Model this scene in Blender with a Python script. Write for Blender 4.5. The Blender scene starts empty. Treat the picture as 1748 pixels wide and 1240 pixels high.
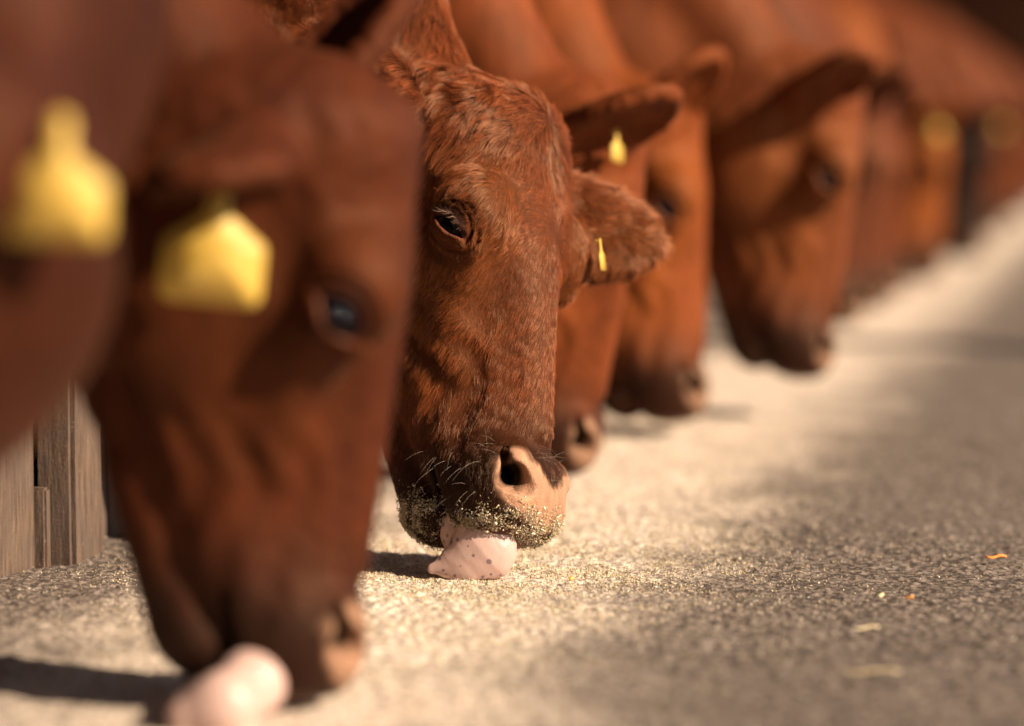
import bpy, math
import numpy as np
from mathutils import Matrix, Vector, kdtree

scene = bpy.context.scene
rng = np.random.default_rng(11)

# ------------------------------------------------------------------ camera
F_PX, W_PX, H_PX = 4650.0, 1748.0, 1240.0
YAW, PITCH, CAM_H = math.radians(13.6), math.atan(420 / 4650.0), 0.512
FOCUS = 3.07
fw = np.array([-math.sin(YAW) * math.cos(PITCH), math.cos(YAW) * math.cos(PITCH), -math.sin(PITCH)])
rt = np.array([math.cos(YAW), math.sin(YAW), 0.0])
upv = np.cross(rt, fw)
CAM = np.array([0.0, 0.0, CAM_H])
cd = bpy.data.cameras.new('camera')
cam = bpy.data.objects.new('camera', cd)
scene.collection.objects.link(cam)
cam.matrix_world = Matrix(((rt[0], upv[0], -fw[0], CAM[0]), (rt[1], upv[1], -fw[1], CAM[1]),
                           (rt[2], upv[2], -fw[2], CAM[2]), (0, 0, 0, 1)))
cd.sensor_width = 36.0
cd.lens = F_PX / W_PX * 36.0
cd.clip_end = 500.0
cd.clip_start = 0.05
cd.dof.use_dof = True
cd.dof.focus_distance = FOCUS
cd.dof.aperture_fstop = 1.4
cd.dof.aperture_blades = 0
scene.camera = cam

# ------------------------------------------------------------------ light
SUN = 0.74 * rt + 0.51 * np.array([0, 0, 1.0]) + 0.40 * np.array([math.sin(YAW), -math.cos(YAW), 0])
SUN /= np.linalg.norm(SUN)
sl = bpy.data.lights.new('sun', 'SUN')
sl.energy = 5.0
sl.angle = math.radians(0.5)
sl.color = (1.0, 0.82, 0.61)
so = bpy.data.objects.new('sun', sl)
so.rotation_euler = Vector(SUN).to_track_quat('Z', 'Y').to_euler()
scene.collection.objects.link(so)
world = bpy.data.worlds.new('World')
scene.world = world
world.use_nodes = True
wn = world.node_tree
sky = wn.nodes.new('ShaderNodeTexSky')
sky.sky_type = 'NISHITA'
sky.sun_disc = False
sky.sun_elevation = math.asin(SUN[2])
sky.sun_rotation = math.atan2(SUN[0], SUN[1])
wn.links.new(sky.outputs[0], wn.nodes['Background'].inputs[0])
wn.nodes['Background'].inputs[1].default_value = 0.05
vs = scene.view_settings
vs.view_transform = 'Standard'
vs.look = 'None'
vs.exposure = 1.05
vs.gamma = 1.0
scene.render.engine = 'CYCLES'
scene.cycles.use_denoising = True
scene.cycles.denoising_prefilter = 'ACCURATE'
scene.cycles.denoising_input_passes = 'RGB_ALBEDO_NORMAL'
scene.cycles.max_bounces = 8
try:
    scene.cycles_curves.shape = 'RIBBONS'
except Exception:
    pass


def at(px, py, depth):
    """world point that stands `depth` metres away along the lens axis"""
    return CAM + depth * (fw + rt * (px - W_PX / 2) / F_PX + upv * (H_PX / 2 - py) / F_PX)


def cam2w(v):
    v = np.asarray(v, float)
    return v[0] * rt + v[1] * upv - v[2] * fw


# ------------------------------------------------------------------ object helpers
def link(o, parent=None):
    scene.collection.objects.link(o)
    if parent is not None:
        o.parent = parent
    return o


def tag(o, label=None, cat=None, group=None, kind=None):
    for k, v in (('label', label), ('category', cat), ('group', group), ('kind', kind)):
        if v:
            o[k] = v
    return o


def empty(name, loc):
    o = bpy.data.objects.new(name, None)
    o.location = loc
    o.empty_display_size = 0.1
    return link(o)


def np_mesh(name, V, F, mat=None, parent=None, cols=None, smooth=True, mats=None):
    """V (n,3) world coordinates, F (m,k) index array or list of such arrays"""
    if not isinstance(F, (list, tuple)):
        F = [F]
    me = bpy.data.meshes.new(name)
    V = np.asarray(V, np.float32)
    if parent is not None:
        V = V - np.array(parent.location, np.float32)
    nl = sum(f.size for f in F)
    nf = sum(len(f) for f in F)
    me.vertices.add(len(V))
    me.vertices.foreach_set('co', V.ravel())
    me.loops.add(nl)
    me.polygons.add(nf)
    me.loops.foreach_set('vertex_index', np.concatenate([f.ravel() for f in F]).astype(np.int32))
    st, tot, p = [], [], 0
    for f in F:
        k = f.shape[1]
        st.append(p + k * np.arange(len(f)))
        tot.append(np.full(len(f), k))
        p += f.size
    me.polygons.foreach_set('loop_start', np.concatenate(st).astype(np.int32))
    me.update(calc_edges=True)
    me.validate()
    if smooth:
        me.polygons.foreach_set('use_smooth', np.ones(len(me.polygons), bool))
    if cols is not None:
        a = me.color_attributes.new('tint', 'FLOAT_COLOR', 'POINT')
        a.data.foreach_set('color', np.asarray(cols, np.float32).ravel())
    if mat is not None:
        me.materials.append(mat)
    o = bpy.data.objects.new(name, me)
    return link(o, parent)


# ------------------------------------------------------------------ signed-distance sculpting
def smin(a, b, k):
    h = np.maximum(k - np.abs(a - b), 0.0) / k
    return np.minimum(a, b) - h * h * k * 0.25


def smax(a, b, k):
    return -smin(-a, -b, k)


def ell(P, c, r):
    q = (P - np.asarray(c, np.float32)) / np.asarray(r, np.float32)
    k0 = np.sqrt((q * q).sum(-1))
    k1 = np.sqrt(((q / np.asarray(r, np.float32)) ** 2).sum(-1)) + 1e-9
    return k0 * (k0 - 1.0) / k1


def cone(P, a, b, ra, rb):
    a = np.asarray(a, np.float32)
    b = np.asarray(b, np.float32)
    ba = b - a
    t = np.clip(((P - a) @ ba) / float(ba @ ba), 0, 1)
    d = P - a - t[..., None] * ba
    return np.sqrt((d * d).sum(-1)) - (ra + (rb - ra) * t)


def spl(xs, ys, x):
    """smooth interpolation (Catmull-Rom sampled densely)"""
    xs = np.asarray(xs, float)
    ys = np.asarray(ys, float)
    m = np.gradient(ys, xs)
    g = np.linspace(xs[0], xs[-1], 600)
    i = np.clip(np.searchsorted(xs, g) - 1, 0, len(xs) - 2)
    h = xs[i + 1] - xs[i]
    t = (g - xs[i]) / h
    v = ((2 * t ** 3 - 3 * t ** 2 + 1) * ys[i] + (t ** 3 - 2 * t ** 2 + t) * h * m[i]
         + (-2 * t ** 3 + 3 * t ** 2) * ys[i + 1] + (t ** 3 - t ** 2) * h * m[i + 1])
    return np.interp(x, g, v)


def surface_nets(fn, lo, hi, h):
    lo = np.asarray(lo, float)
    hi = np.asarray(hi, float)
    B = 8
    nb = np.ceil((hi - lo) / (h * B)).astype(int)
    ax = [lo[i] + (np.arange(nb[i]) + 0.5) * B * h - 0.5 * h for i in range(3)]
    C = np.stack(np.meshgrid(*ax, indexing='ij'), -1).astype(np.float32)
    dc = fn(C.reshape(-1, 3)).reshape(nb)
    v = np.repeat(np.repeat(np.repeat(np.where(dc < 0, -1.0, 1.0).astype(np.float32), B, 0), B, 1), B, 2)
    act = np.argwhere(np.abs(dc) < B * h * 1.9 + 0.012)
    off = np.stack(np.meshgrid(*[np.arange(B)] * 3, indexing='ij'), -1).reshape(-1, 3)
    for s in range(0, len(act), 1500):
        idx = (act[s:s + 1500, None, :] * B + off[None]).reshape(-1, 3)
        P = (lo + idx * h).astype(np.float32)
        v[idx[:, 0], idx[:, 1], idx[:, 2]] = fn(P)
    ins = v < 0
    cs = np.zeros(np.array(v.shape) - 1, np.int8)
    for dx in (0, 1):
        for dy in (0, 1):
            for dz in (0, 1):
                cs += ins[dx:dx + cs.shape[0], dy:dy + cs.shape[1], dz:dz + cs.shape[2]]
    cells = np.argwhere((cs > 0) & (cs < 8))
    idm = np.full(cs.shape, -1, np.int32)
    idm[cells[:, 0], cells[:, 1], cells[:, 2]] = np.arange(len(cells))
    corners = [(a, b, c) for a in (0, 1) for b in (0, 1) for c in (0, 1)]
    vals = np.stack([v[cells[:, 0] + a, cells[:, 1] + b, cells[:, 2] + c] for a, b, c in corners], 1)
    acc = np.zeros((len(cells), 3))
    cnt = np.zeros(len(cells))
    for i, ci in enumerate(corners):
        for j, cj in enumerate(corners):
            if j <= i or sum(abs(ci[k] - cj[k]) for k in range(3)) != 1:
                continue
            vi, vj = vals[:, i], vals[:, j]
            m = (vi < 0) != (vj < 0)
            t = np.where(m, vi / np.where(m, vi - vj, 1), 0)
            p = np.array(ci)[None] + t[:, None] * (np.array(cj) - np.array(ci))[None]
            acc += p * m[:, None]
            cnt += m
    V = lo + (cells + acc / cnt[:, None]) * h
    F = []
    for axis in range(3):
        u, w = (axis + 1) % 3, (axis + 2) % 3
        sl0 = [slice(None)] * 3
        sl1 = [slice(None)] * 3
        sl0[axis] = slice(0, -1)
        sl1[axis] = slice(1, None)
        a, b = ins[tuple(sl0)], ins[tuple(sl1)]
        e = np.argwhere(a != b)
        e = e[(e[:, u] > 0) & (e[:, w] > 0) & (e[:, u] < cs.shape[u]) & (e[:, w] < cs.shape[w])]
        fl = a[e[:, 0], e[:, 1], e[:, 2]]
        q = []
        for du, dw in ((0, 0), (1, 0), (1, 1), (0, 1)):
            c = e.copy()
            c[:, u] -= 1 - du
            c[:, w] -= 1 - dw
            q.append(idm[c[:, 0], c[:, 1], c[:, 2]])
        q = np.stack(q, 1)
        q[~fl] = q[~fl][:, ::-1]
        q = q[(q >= 0).all(1)]
        F.append(q)
    F = np.concatenate(F)
    return V, F


def project(fn, V, h, it=2):
    """pull vertices onto the exact surface and return normals"""
    V = V.astype(np.float32)
    e = np.float32(h * 0.6)
    for k in range(it + 1):
        g = np.stack([fn(V + e * np.eye(3, dtype=np.float32)[i]) - fn(V - e * np.eye(3, dtype=np.float32)[i]) for i in range(3)], -1) / (2 * e)
        n2 = (g * g).sum(-1)
        if k < it:
            d = fn(V)
            st = np.clip(d / np.maximum(n2, 0.15), -h, h)
            V = V - st[:, None] * g
    return V, g / np.sqrt(np.maximum(n2, 1e-9))[:, None]


def wob(P, f, s=0.0):
    """cheap smooth noise, about -1..1"""
    x, y, z = P[..., 0] * f, P[..., 1] * f, P[..., 2] * f
    return (np.sin(x * 1.0 + 1.7 * np.sin(y * 0.9 + s) + s * 1.3) * np.sin(y * 1.1 + 1.3 * np.sin(z * 1.2 + s * 2.1) + 0.7)
            + 0.6 * np.sin(z * 1.9 + 1.9 * np.sin(x * 1.3 + s * 0.7)) * np.sin(x * 2.1 + y * 1.4 + s)) / 1.4


# ------------------------------------------------------------------ the cow's head, in head space
# x: sideways (+ = the cow's right), y: forward out of the forehead, z: from the lips (0) to the poll (0.52)
HS = 1.07
ZK = [0.0, .015, .035, .06, .09, .12, .18, .24, .29, .34, .40, .45, .49, .52]
YF = [-.035, -.014, -.004, .0, -.004, -.008, -.006, .000, .006, .012, .012, .002, -.020, -.060]
YB = [-.085, -.102, -.114, -.128, -.150, -.172, -.214, -.248, -.268, -.274, -.264, -.232, -.188, -.125]
WK = [.036, .050, .057, .059, .058, .057, .060, .070, .082, .094, .100, .096, .083, .052]
MF = [.80, .80, .80, .80, .80, .78, .74, .74, .86, 1.0, 1.0, .95, .9, .9]   # width of the front face
MB = [.9, .9, .9, .85, .80, .72, .62, .58, .62, .68, .78, .85, .9, .9]       # width of the jaw edge
EYE = np.array([.1005, -.050, .322])
EN = np.array([.93, .36, .02]); EN /= np.linalg.norm(EN)
EA = np.array([-.1, .70, -.70]); EA -= EN * (EA @ EN); EA /= np.linalg.norm(EA)   # towards the inner corner
EB = np.cross(EN, EA)
if EB[2] < 0: EB = -EB
ER = 0.0205
EARB = np.array([.078, -.108, .430])
zg = np.linspace(ZK[0], ZK[-1], 600)
TAB = {k: spl(ZK, v, zg).astype(np.float32) for k, v in dict(yf=YF, yb=YB, w=WK, mf=MF, mb=MB).items()}


def prof(k, z):
    t = np.clip((z - ZK[0]) / (ZK[-1] - ZK[0]), 0, 1) * 599
    i = np.minimum(t.astype(np.int32), 598)
    f = (t - i).astype(np.float32)
    T = TAB[k]
    return T[i] * (1 - f) + T[i + 1] * f


def ear_frame(ear):
    if 'cam' in ear:
        ear['dir'] = ear['R'].T @ cam2w(ear['cam'][0])
        ear['open'] = ear['R'].T @ cam2w(ear['cam'][1])
    e = np.array(ear['dir'], float); e /= np.linalg.norm(e)
    o = np.array(ear['open'], float); o -= e * (o @ e); o /= np.linalg.norm(o)
    return e, o, np.cross(e, o)


def head_sdf(P, prm):
    X = P[..., 0]
    ax = np.abs(X)
    y, z = P[..., 1], P[..., 2]
    Q = np.stack([ax, y, z], -1)
    zc = np.clip(z, 0, .52)
    yf, yb, w = prof('yf', zc), prof('yb', zc), prof('w', zc)
    cy, hd = (yf + yb) / 2, (yf - yb) / 2
    yn = np.clip((y - cy) / hd, -1.3, 1.3)
    mf, mb = prof('mf', zc), prof('mb', zc)
    taper = np.where(yn > 0, 1 + (mf - 1) * yn * yn, 1 + (mb - 1) * yn * yn)
    wl = w * taper
    p = 2.6
    r = ((ax / wl) ** p + np.abs((y - cy) / hd) ** p) ** (1 / p)
    d = (r - 1) * np.minimum(wl, hd)
    d = smax(d, np.abs(z - .26) - .258, .02)
    d = smin(d, ell(P, (0, -.066, .464), (.090, .072, .056)), .03)                 # poll
    d = smin(d, ell(Q, (.085, -.035, .342), (.036, .041, .048)), .024)            # orbit
    d = smin(d, ell(Q, (.070, -.060, .300), (.026, .040, .034)), .03)
    d = smin(d, ell(Q, (.055, -.165, .335), (.030, .068, .085)), .03)             # jaw muscle
    d = smin(d, cone(Q, (.058, -.085, .285), (.054, -.075, .19), .018, .008), .025)  # facial crest
    d = smin(d, cone(P, (0, -.012, .36), (0, -.016, .12), .012, .014), .03)       # bridge of the nose
    d = smin(d, ell(Q, (.030, -.040, .050), (.033, .042, .046)), .02)             # upper lip / nostril mound
    d = smin(d, ell(P, (0, -.018, .046), (.046, .024, .040)), .02)
    d = smin(d, ell(Q, (.037, -.019, .066), (.019, .018, .027)), .014)
    d = smax(d, -ell(Q, (.072, -.012, .258), (.012, .018, .034)), .028)            # hollow under the brow
    d = smax(d, -ell(Q, (.106, -.110, .385), (.018, .024, .036)), .03)               # temple
    d = smax(d, -ell(Q, (.088, -.06, .15), (.030, .03, .055)), .03)               # hollow before the cheek
    # lower jaw and mouth line
    op = prm.get('open', 0.0)
    lj = smin(cone(P, (0, -.178, .18), (0, -.130 - op * .3, .055), .040, .035), ell(P, (0, -.116 - op * .35, .040), (.043, .031, .034)), .02)
    slit = np.abs((y + .098 + op * .10) + (z - .04) * .20 + .20 * op * np.clip(.11 - z, 0, 1)) - (.0018 + op * .10 * np.clip((.105 - z) / .1, 0, 1))
    slit = np.maximum(slit, z - .088)
    d = smax(d, -slit, .006)
    d = smin(d, smax(lj, -slit, .006), .006)
    d = smax(d, -cone(Q, (.054, -.215, .25), (.050, -.150, .10), .010, .007), .022)
    # nostril: comma-shaped
    nd = smin(cone(Q, (.043, .003, .044), (.053, -.009, .054), .0088, .0122), cone(Q, (.053, -.009, .054), (.049, -.020, .082), .0108, .0052), .007)
    nd = smin(nd, cone(Q, (.053, -.015, .050), (.043, .004, .044), .0085, .008), .006)
    nd = smin(nd, cone(Q, (.047, -.007, .056), (.023, -.042, .068), .011, .009), .008)
    rim = ell(Q, (.038, -.014, .060), (.019, .019, .028))
    d = smin(d, rim, .008)
    d = smax(d, -nd, .006)
    # lids
    E = Q - EYE.astype(np.float32)
    rr = np.sqrt((E * E).sum(-1))
    en, ea, eb = E @ EN.astype(np.float32), E @ EA.astype(np.float32), E @ EB.astype(np.float32)
    d = smin(d, rr - (ER + .0045), .010)
    d = smin(d, cone(Q, EYE + EA * .016 + EN * .010, EYE + EA * .036 + EN * .001, .010, .006), .012)
    lidh = prm.get('lid', .010)
    R0 = (.021 ** 2 + lidh ** 2) / (2 * lidh)
    cb = np.float32(prm.get('liddrop', 0.0))
    alm = np.maximum(np.sqrt(ea ** 2 + (eb - cb + (R0 - lidh)) ** 2) - R0, np.sqrt(ea ** 2 + (eb - cb - (R0 - lidh)) ** 2) - R0)
    alm = np.maximum(alm, -en)
    d = smax(d, -alm, .003)
    tear = cone(Q, EYE + EA * .019 + EN * .020 - EB * .001, EYE + EA * .036 + EN * .012 - EB * .006, .0028, .0016)
    d = smax(d, -tear, .003)
    # creases round the lids
    rho = np.sqrt((ea * .82) ** 2 + ((eb - .001) * 1.15) ** 2)
    up_ = np.clip(eb / .010 + .6, 0, 1) * (en > -.005)
    d = d + .0058 * np.exp(-((rho - .0215) / .0016) ** 2) * up_ + .0040 * np.exp(-((rho - .0285) / .0018) ** 2) * up_
    d = d + .0020 * np.exp(-((rho - .0270) / .0022) ** 2) * np.clip(-eb / .01, 0, 1) * (en > -.005)
    # skin folds and slack coat
    fz = np.clip((.40 - z) / .1, 0, 1) * np.clip((ax - .03) / .02, 0, 1)
    fold = np.sin(y * 150 + 2.6 * np.sin(z * 26 + X * 8) + .8 * np.sin(z * 61)) * np.clip((z - .06) / .04, 0, 1) * np.clip((.26 - z) / .06, 0, 1)
    d = d + .0015 * fold * fz * np.clip((-y - .02) / .03, 0, 1)
    crown = np.clip((z - .37) / .06, 0, 1)
    d = d + crown * .0013 * wob(P, 85, 1.0) + .0004 * wob(P, 160, 2.0)
    # ears
    for s, key in ((1, 'ear_near'), (-1, 'ear_far')):
        ear = prm.get(key)
        if ear is None:
            continue
        e, o, wv = ear_frame(ear)
        b = EARB * np.array([s, 1, 1])
        D = P - b.astype(np.float32)
        u, v, t = D @ e.astype(np.float32), D @ wv.astype(np.float32), D @ o.astype(np.float32)
        t = t + 1.6 * (u - .1) ** 2 * ear.get('bend', 1)
        L = ear.get('len', .21)
        T = np.stack([u, v, t], -1)
        wd = ear.get('wide', .056)
        outer = ell(T, (L * .54, 0, 0), (L * .48, wd, .026))
        inner = ell(T, (L * .58, 0, .021), (L * .40, wd - .011, .028))
        sh = smax(outer, -inner, .006)
        root = cone(T, (-.005, 0, -.004), (L * .30, 0, -.004), .026, .028)
        root = smax(root, -ell(T, (L * .5, 0, .024), (L * .40, .034, .026)), .008)
        sh = smin(sh, root, .02)
        rough = .0016 * wob(P, 150, 3.0 + s)
        d = smin(d, sh + rough, .018)
    return d


# ------------------------------------------------------------------ colours of the coat
def head_colours(P, base, fl=1.0, black=False):
    """P in head space -> rgb tint and bare-skin mask"""
    X, y, z = P[:, 0], P[:, 1], P[:, 2]
    ax = np.abs(X)
    n = wob(P, 60, 5.0)
    n2 = wob(P, 18, 1.0)
    col = np.repeat(np.array([base], float), len(P), 0)
    col *= (1 + .10 * n + .12 * n2)[:, None]
    if black:  # shadow on the face painted into the head colour
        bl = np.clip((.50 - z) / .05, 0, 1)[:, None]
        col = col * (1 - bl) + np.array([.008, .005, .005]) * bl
    # ginger along the sides of the face
    g = np.clip((ax - .035) / .03, 0, 1) * np.clip((z - .10) / .08, 0, 1) * np.clip((.44 - z) / .06, 0, 1)
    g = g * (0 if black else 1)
    col = col * (1 - g[:, None] * .5) + g[:, None] * .5 * np.array([base[0] * 1.25, base[1] * 1.45, base[2] * 1.1])
    # dark muzzle above the pad
    dk = np.clip((.150 + .30 * np.clip(ax - .03, 0, .06) + .014 * n - z - .35 * np.clip(-y - .02, 0, .1) * 0) / .085, 0, 1) * np.clip((z + .02) / .03, 0, 1)
    dark = np.array([.013, .006, .0045])
    col = col * (1 - dk[:, None] * .92) + dark * dk[:, None] * .92
    # bare nose pad
    f = y + .30 * np.clip(z - .03, 0, 1)
    pad = np.clip((y + .030 + .45 * np.clip(z - .05, -.1, 0) + .005 * n + .003 * wob(P, 210, 3.0)) / .010, 0, 1) * np.clip((.080 - .8 * np.clip(.030 - ax, 0, 1) + .0045 * n + .003 * wob(P, 230, 2.0) - z) / .010, 0, 1)
    ring = np.sqrt(((y + .008) / .0142) ** 2 + ((z - .060) / .028) ** 2)
    pad = np.maximum(pad, np.clip((1.16 - ring + .10 * n) / .26, 0, 1) * (ax > .03))
    flesh = np.array([.34, .185, .115]) * fl
    inner = np.clip((-(y + .004) - .0) / .01, 0, 1) * (ring < .7)
    padc = flesh * (1 + .06 * n)[:, None] * (1 - .75 * inner[:, None])
    Q = np.stack([ax, y, z], 1)
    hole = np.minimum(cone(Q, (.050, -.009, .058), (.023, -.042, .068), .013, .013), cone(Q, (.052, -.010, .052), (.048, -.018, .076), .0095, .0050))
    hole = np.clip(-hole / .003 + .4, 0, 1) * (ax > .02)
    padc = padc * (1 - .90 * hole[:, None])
    col = col * (1 - pad[:, None]) + padc * pad[:, None]
    # lips
    lip = np.clip((.012 - z) / .01, 0, 1)
    col = col * (1 - .5 * lip[:, None]) + .5 * lip[:, None] * np.array([.16, .07, .05])
    skin = np.maximum(pad, lip * .5)
    # eye rims
    E = np.stack([ax, y, z], 1) - EYE
    en, ea, eb = E @ EN, E @ EA, E @ EB
    rho = np.sqrt((ea * .75) ** 2 + (eb * 1.3) ** 2)
    rim = np.clip((.0195 - rho) / .003, 0, 1) * (en > 0)
    low = np.clip(-eb / .004, 0, 1)
    rc = np.array([.05, .02, .015]) * (1 - low[:, None]) + np.array([.13, .043, .030]) * fl ** 1.5 * low[:, None]
    col = col * (1 - rim[:, None]) + rc * rim[:, None]
    skin = np.maximum(skin, rim)
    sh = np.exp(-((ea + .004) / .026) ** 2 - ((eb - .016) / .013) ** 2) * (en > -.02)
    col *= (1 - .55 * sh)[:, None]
    return np.clip(col, .004, 1), skin


# ------------------------------------------------------------------ materials
def mat_new(name):
    m = bpy.data.materials.new(name)
    m.use_nodes = True
    nt = m.node_tree
    return m, nt, nt.nodes['Principled BSDF']


def N(nt, t, **kw):
    n = nt.nodes.new(t)
    for k, v in kw.items():
        if k in n.inputs.keys():
            n.inputs[k].default_value = v
        else:
            setattr(n, k, v)
    return n


def make_coat(name, fine=420.0, bump=.5, fur=True):
    m, nt, b = mat_new(name)
    at_ = N(nt, 'ShaderNodeAttribute', attribute_name='tint')
    geo = N(nt, 'ShaderNodeTexCoord')
    mp = N(nt, 'ShaderNodeMapping')
    mp.inputs['Scale'].default_value = (1, 1, .22)
    nt.links.new(geo.outputs['Object'], mp.inputs['Vector'])
    no = N(nt, 'ShaderNodeTexNoise', Scale=fine, Detail=4.0, Roughness=.65)
    nt.links.new(mp.outputs[0], no.inputs['Vector'])
    no2 = N(nt, 'ShaderNodeTexNoise', Scale=38.0, Detail=5.0, Roughness=.6)
    nt.links.new(mp.outputs[0], no2.inputs['Vector'])
    mul = N(nt, 'ShaderNodeMath', operation='MULTIPLY_ADD')
    nt.links.new(no.outputs[0], mul.inputs[0]); mul.inputs[1].default_value = .55
    nt.links.new(no2.outputs[0], mul.inputs[2])
    mr = N(nt, 'ShaderNodeMapRange')
    mr.inputs['From Min'].default_value = .45; mr.inputs['From Max'].default_value = 1.05
    mr.inputs['To Min'].default_value = .62; mr.inputs['To Max'].default_value = 1.35
    nt.links.new(mul.outputs[0], mr.inputs['Value'])
    vm = N(nt, 'ShaderNodeVectorMath', operation='SCALE')
    nt.links.new(at_.outputs['Color'], vm.inputs[0])
    nt.links.new(mr.outputs[0], vm.inputs['Scale'])
    nt.links.new(vm.outputs[0], b.inputs['Base Color'])
    pv = N(nt, 'ShaderNodeTexVoronoi', Scale=520.0)
    nt.links.new(geo.outputs['Object'], pv.inputs['Vector'])
    pvs = N(nt, 'ShaderNodeMath', operation='MULTIPLY'); pvs.inputs[1].default_value = -.30
    nt.links.new(pv.outputs['Distance'], pvs.inputs[0])
    hm = N(nt, 'ShaderNodeMix', data_type='FLOAT')
    nt.links.new(at_.outputs['Alpha'], hm.inputs[0])
    nt.links.new(mul.outputs[0], hm.inputs[2]); nt.links.new(pvs.outputs[0], hm.inputs[3])
    bp = N(nt, 'ShaderNodeBump', Strength=bump, Distance=.004)
    nt.links.new(hm.outputs[0], bp.inputs['Height'])
    nt.links.new(bp.outputs[0], b.inputs['Normal'])
    # bare skin is smoother than hair
    mx = N(nt, 'ShaderNodeMapRange')
    mx.inputs['To Min'].default_value = .58; mx.inputs['To Max'].default_value = .36
    nt.links.new(at_.outputs['Alpha'], mx.inputs['Value'])
    nt.links.new(mx.outputs[0], b.inputs['Roughness'])
    b.inputs['Specular IOR Level'].default_value = .24
    b.inputs['Specular Tint'].default_value = (1, .52, .32, 1)
    b.inputs['Sheen Weight'].default_value = .03 if fur else 0
    b.inputs['Sheen Roughness'].default_value = .4
    b.inputs['Sheen Tint'].default_value = (1, .60, .35, 1)
    return m


M_COAT = make_coat('red_brown_coat')

M_HAIR, nt, b = mat_new('red_brown_hair')
a_ = N(nt, 'ShaderNodeAttribute', attribute_name='tint')
nt.links.new(a_.outputs['Color'], b.inputs['Base Color'])
b.inputs['Roughness'].default_value = .36
b.inputs['Specular IOR Level'].default_value = .8
b.inputs['Specular Tint'].default_value = (1, .68, .45, 1)

M_LASH, nt, b = mat_new('pale_lash')
a_ = N(nt, 'ShaderNodeAttribute', attribute_name='tint')
nt.links.new(a_.outputs['Color'], b.inputs['Base Color'])
b.inputs['Roughness'].default_value = .35

M_EYE, nt, b = mat_new('dark_wet_eye')
b.inputs['Base Color'].default_value = (.004, .003, .004, 1)
b.inputs['Roughness'].default_value = .02
b.inputs['IOR'].default_value = 1.33
b.inputs['Specular IOR Level'].default_value = .28

M_TONGUE, nt, b = mat_new('pink_tongue')
tc = N(nt, 'ShaderNodeTexCoord')
vo = N(nt, 'ShaderNodeTexVoronoi', Scale=85.0)
nt.links.new(tc.outputs['Object'], vo.inputs['Vector'])
nz = N(nt, 'ShaderNodeTexNoise', Scale=30.0)
nt.links.new(tc.outputs['Object'], nz.inputs['Vector'])
md = N(nt, 'ShaderNodeMath', operation='MULTIPLY_ADD')
nt.links.new(nz.outputs[0], md.inputs[0]); md.inputs[1].default_value = .9
nt.links.new(vo.outputs['Distance'], md.inputs[2])
cr = N(nt, 'ShaderNodeValToRGB')
cr.color_ramp.elements[0].position = .56; cr.color_ramp.elements[0].color = (.20, .13, .14, 1)
cr.color_ramp.elements[1].position = .63; cr.color_ramp.elements[1].color = (.47, .315, .275, 1)
nt.links.new(md.outputs[0], cr.inputs[0])
nt.links.new(cr.outputs[0], b.inputs['Base Color'])
fn_ = N(nt, 'ShaderNodeTexNoise', Scale=900.0, Detail=2.0)
nt.links.new(tc.outputs['Object'], fn_.inputs['Vector'])
bp = N(nt, 'ShaderNodeBump', Strength=.25, Distance=.001)
nt.links.new(fn_.outputs[0], bp.inputs['Height'])
nt.links.new(bp.outputs[0], b.inputs['Normal'])
b.inputs['Roughness'].default_value = .38
b.inputs['Subsurface Weight'].default_value = .2
b.inputs['Subsurface Radius'].default_value = (.012, .005, .003)
b.inputs['Subsurface Scale'].default_value = .5

M_TAG, nt, b = mat_new('yellow_tag_plastic')
tc = N(nt, 'ShaderNodeTexCoord')
nz = N(nt, 'ShaderNodeTexNoise', Scale=60.0, Detail=4.0)
nt.links.new(tc.outputs['Object'], nz.inputs['Vector'])
cr = N(nt, 'ShaderNodeValToRGB')
cr.color_ramp.elements[0].color = (.70, .45, .07, 1); cr.color_ramp.elements[0].position = .3
cr.color_ramp.elements[1].color = (.78, .54, .12, 1); cr.color_ramp.elements[1].position = .6
nt.links.new(nz.outputs[0], cr.inputs[0])
nt.links.new(cr.outputs[0], b.inputs['Base Color'])
b.inputs['Roughness'].default_value = .4
tl = N(nt, 'ShaderNodeBsdfTranslucent')
nt.links.new(cr.outputs[0], tl.inputs['Color'])
ms = N(nt, 'ShaderNodeMixShader')
ms.inputs[0].default_value = .35
nt.links.new(b.outputs[0], ms.inputs[1]); nt.links.new(tl.outputs[0], ms.inputs[2])
nt.links.new(ms.outputs[0], nt.nodes['Material Output'].inputs['Surface'])

M_FEED, nt, b = mat_new('pale_feed_flake')
a_ = N(nt, 'ShaderNodeAttribute', attribute_name='tint')
nt.links.new(a_.outputs['Color'], b.inputs['Base Color'])
b.inputs['Roughness'].default_value = .75

# ------------------------------------------------------------------ hair
def hair_object(name, pts, rad, cols, mat, parent, grad=(1, 1)):
    """pts (n,k,3) world, rad (n,k), cols (n,3)"""
    n, k, _ = pts.shape
    cu = bpy.data.hair_curves.new(name)
    cu.add_curves([k] * n)
    P = (pts - np.array(parent.location)).astype(np.float32)
    cu.attributes['position'].data.foreach_set('vector', P.ravel())
    ra = cu.attributes.get('radius') or cu.attributes.new('radius', 'FLOAT', 'POINT')
    ra.data.foreach_set('value', rad.astype(np.float32).ravel())
    ca = cu.attributes.new('tint', 'FLOAT_COLOR', 'POINT')
    c4 = np.ones((n, k, 4), np.float32)
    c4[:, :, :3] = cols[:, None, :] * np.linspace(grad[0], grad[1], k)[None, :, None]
    ca.data.foreach_set('color', c4.ravel())
    cu.materials.append(mat)
    o = bpy.data.objects.new(name, cu)
    return link(o, parent)


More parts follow.
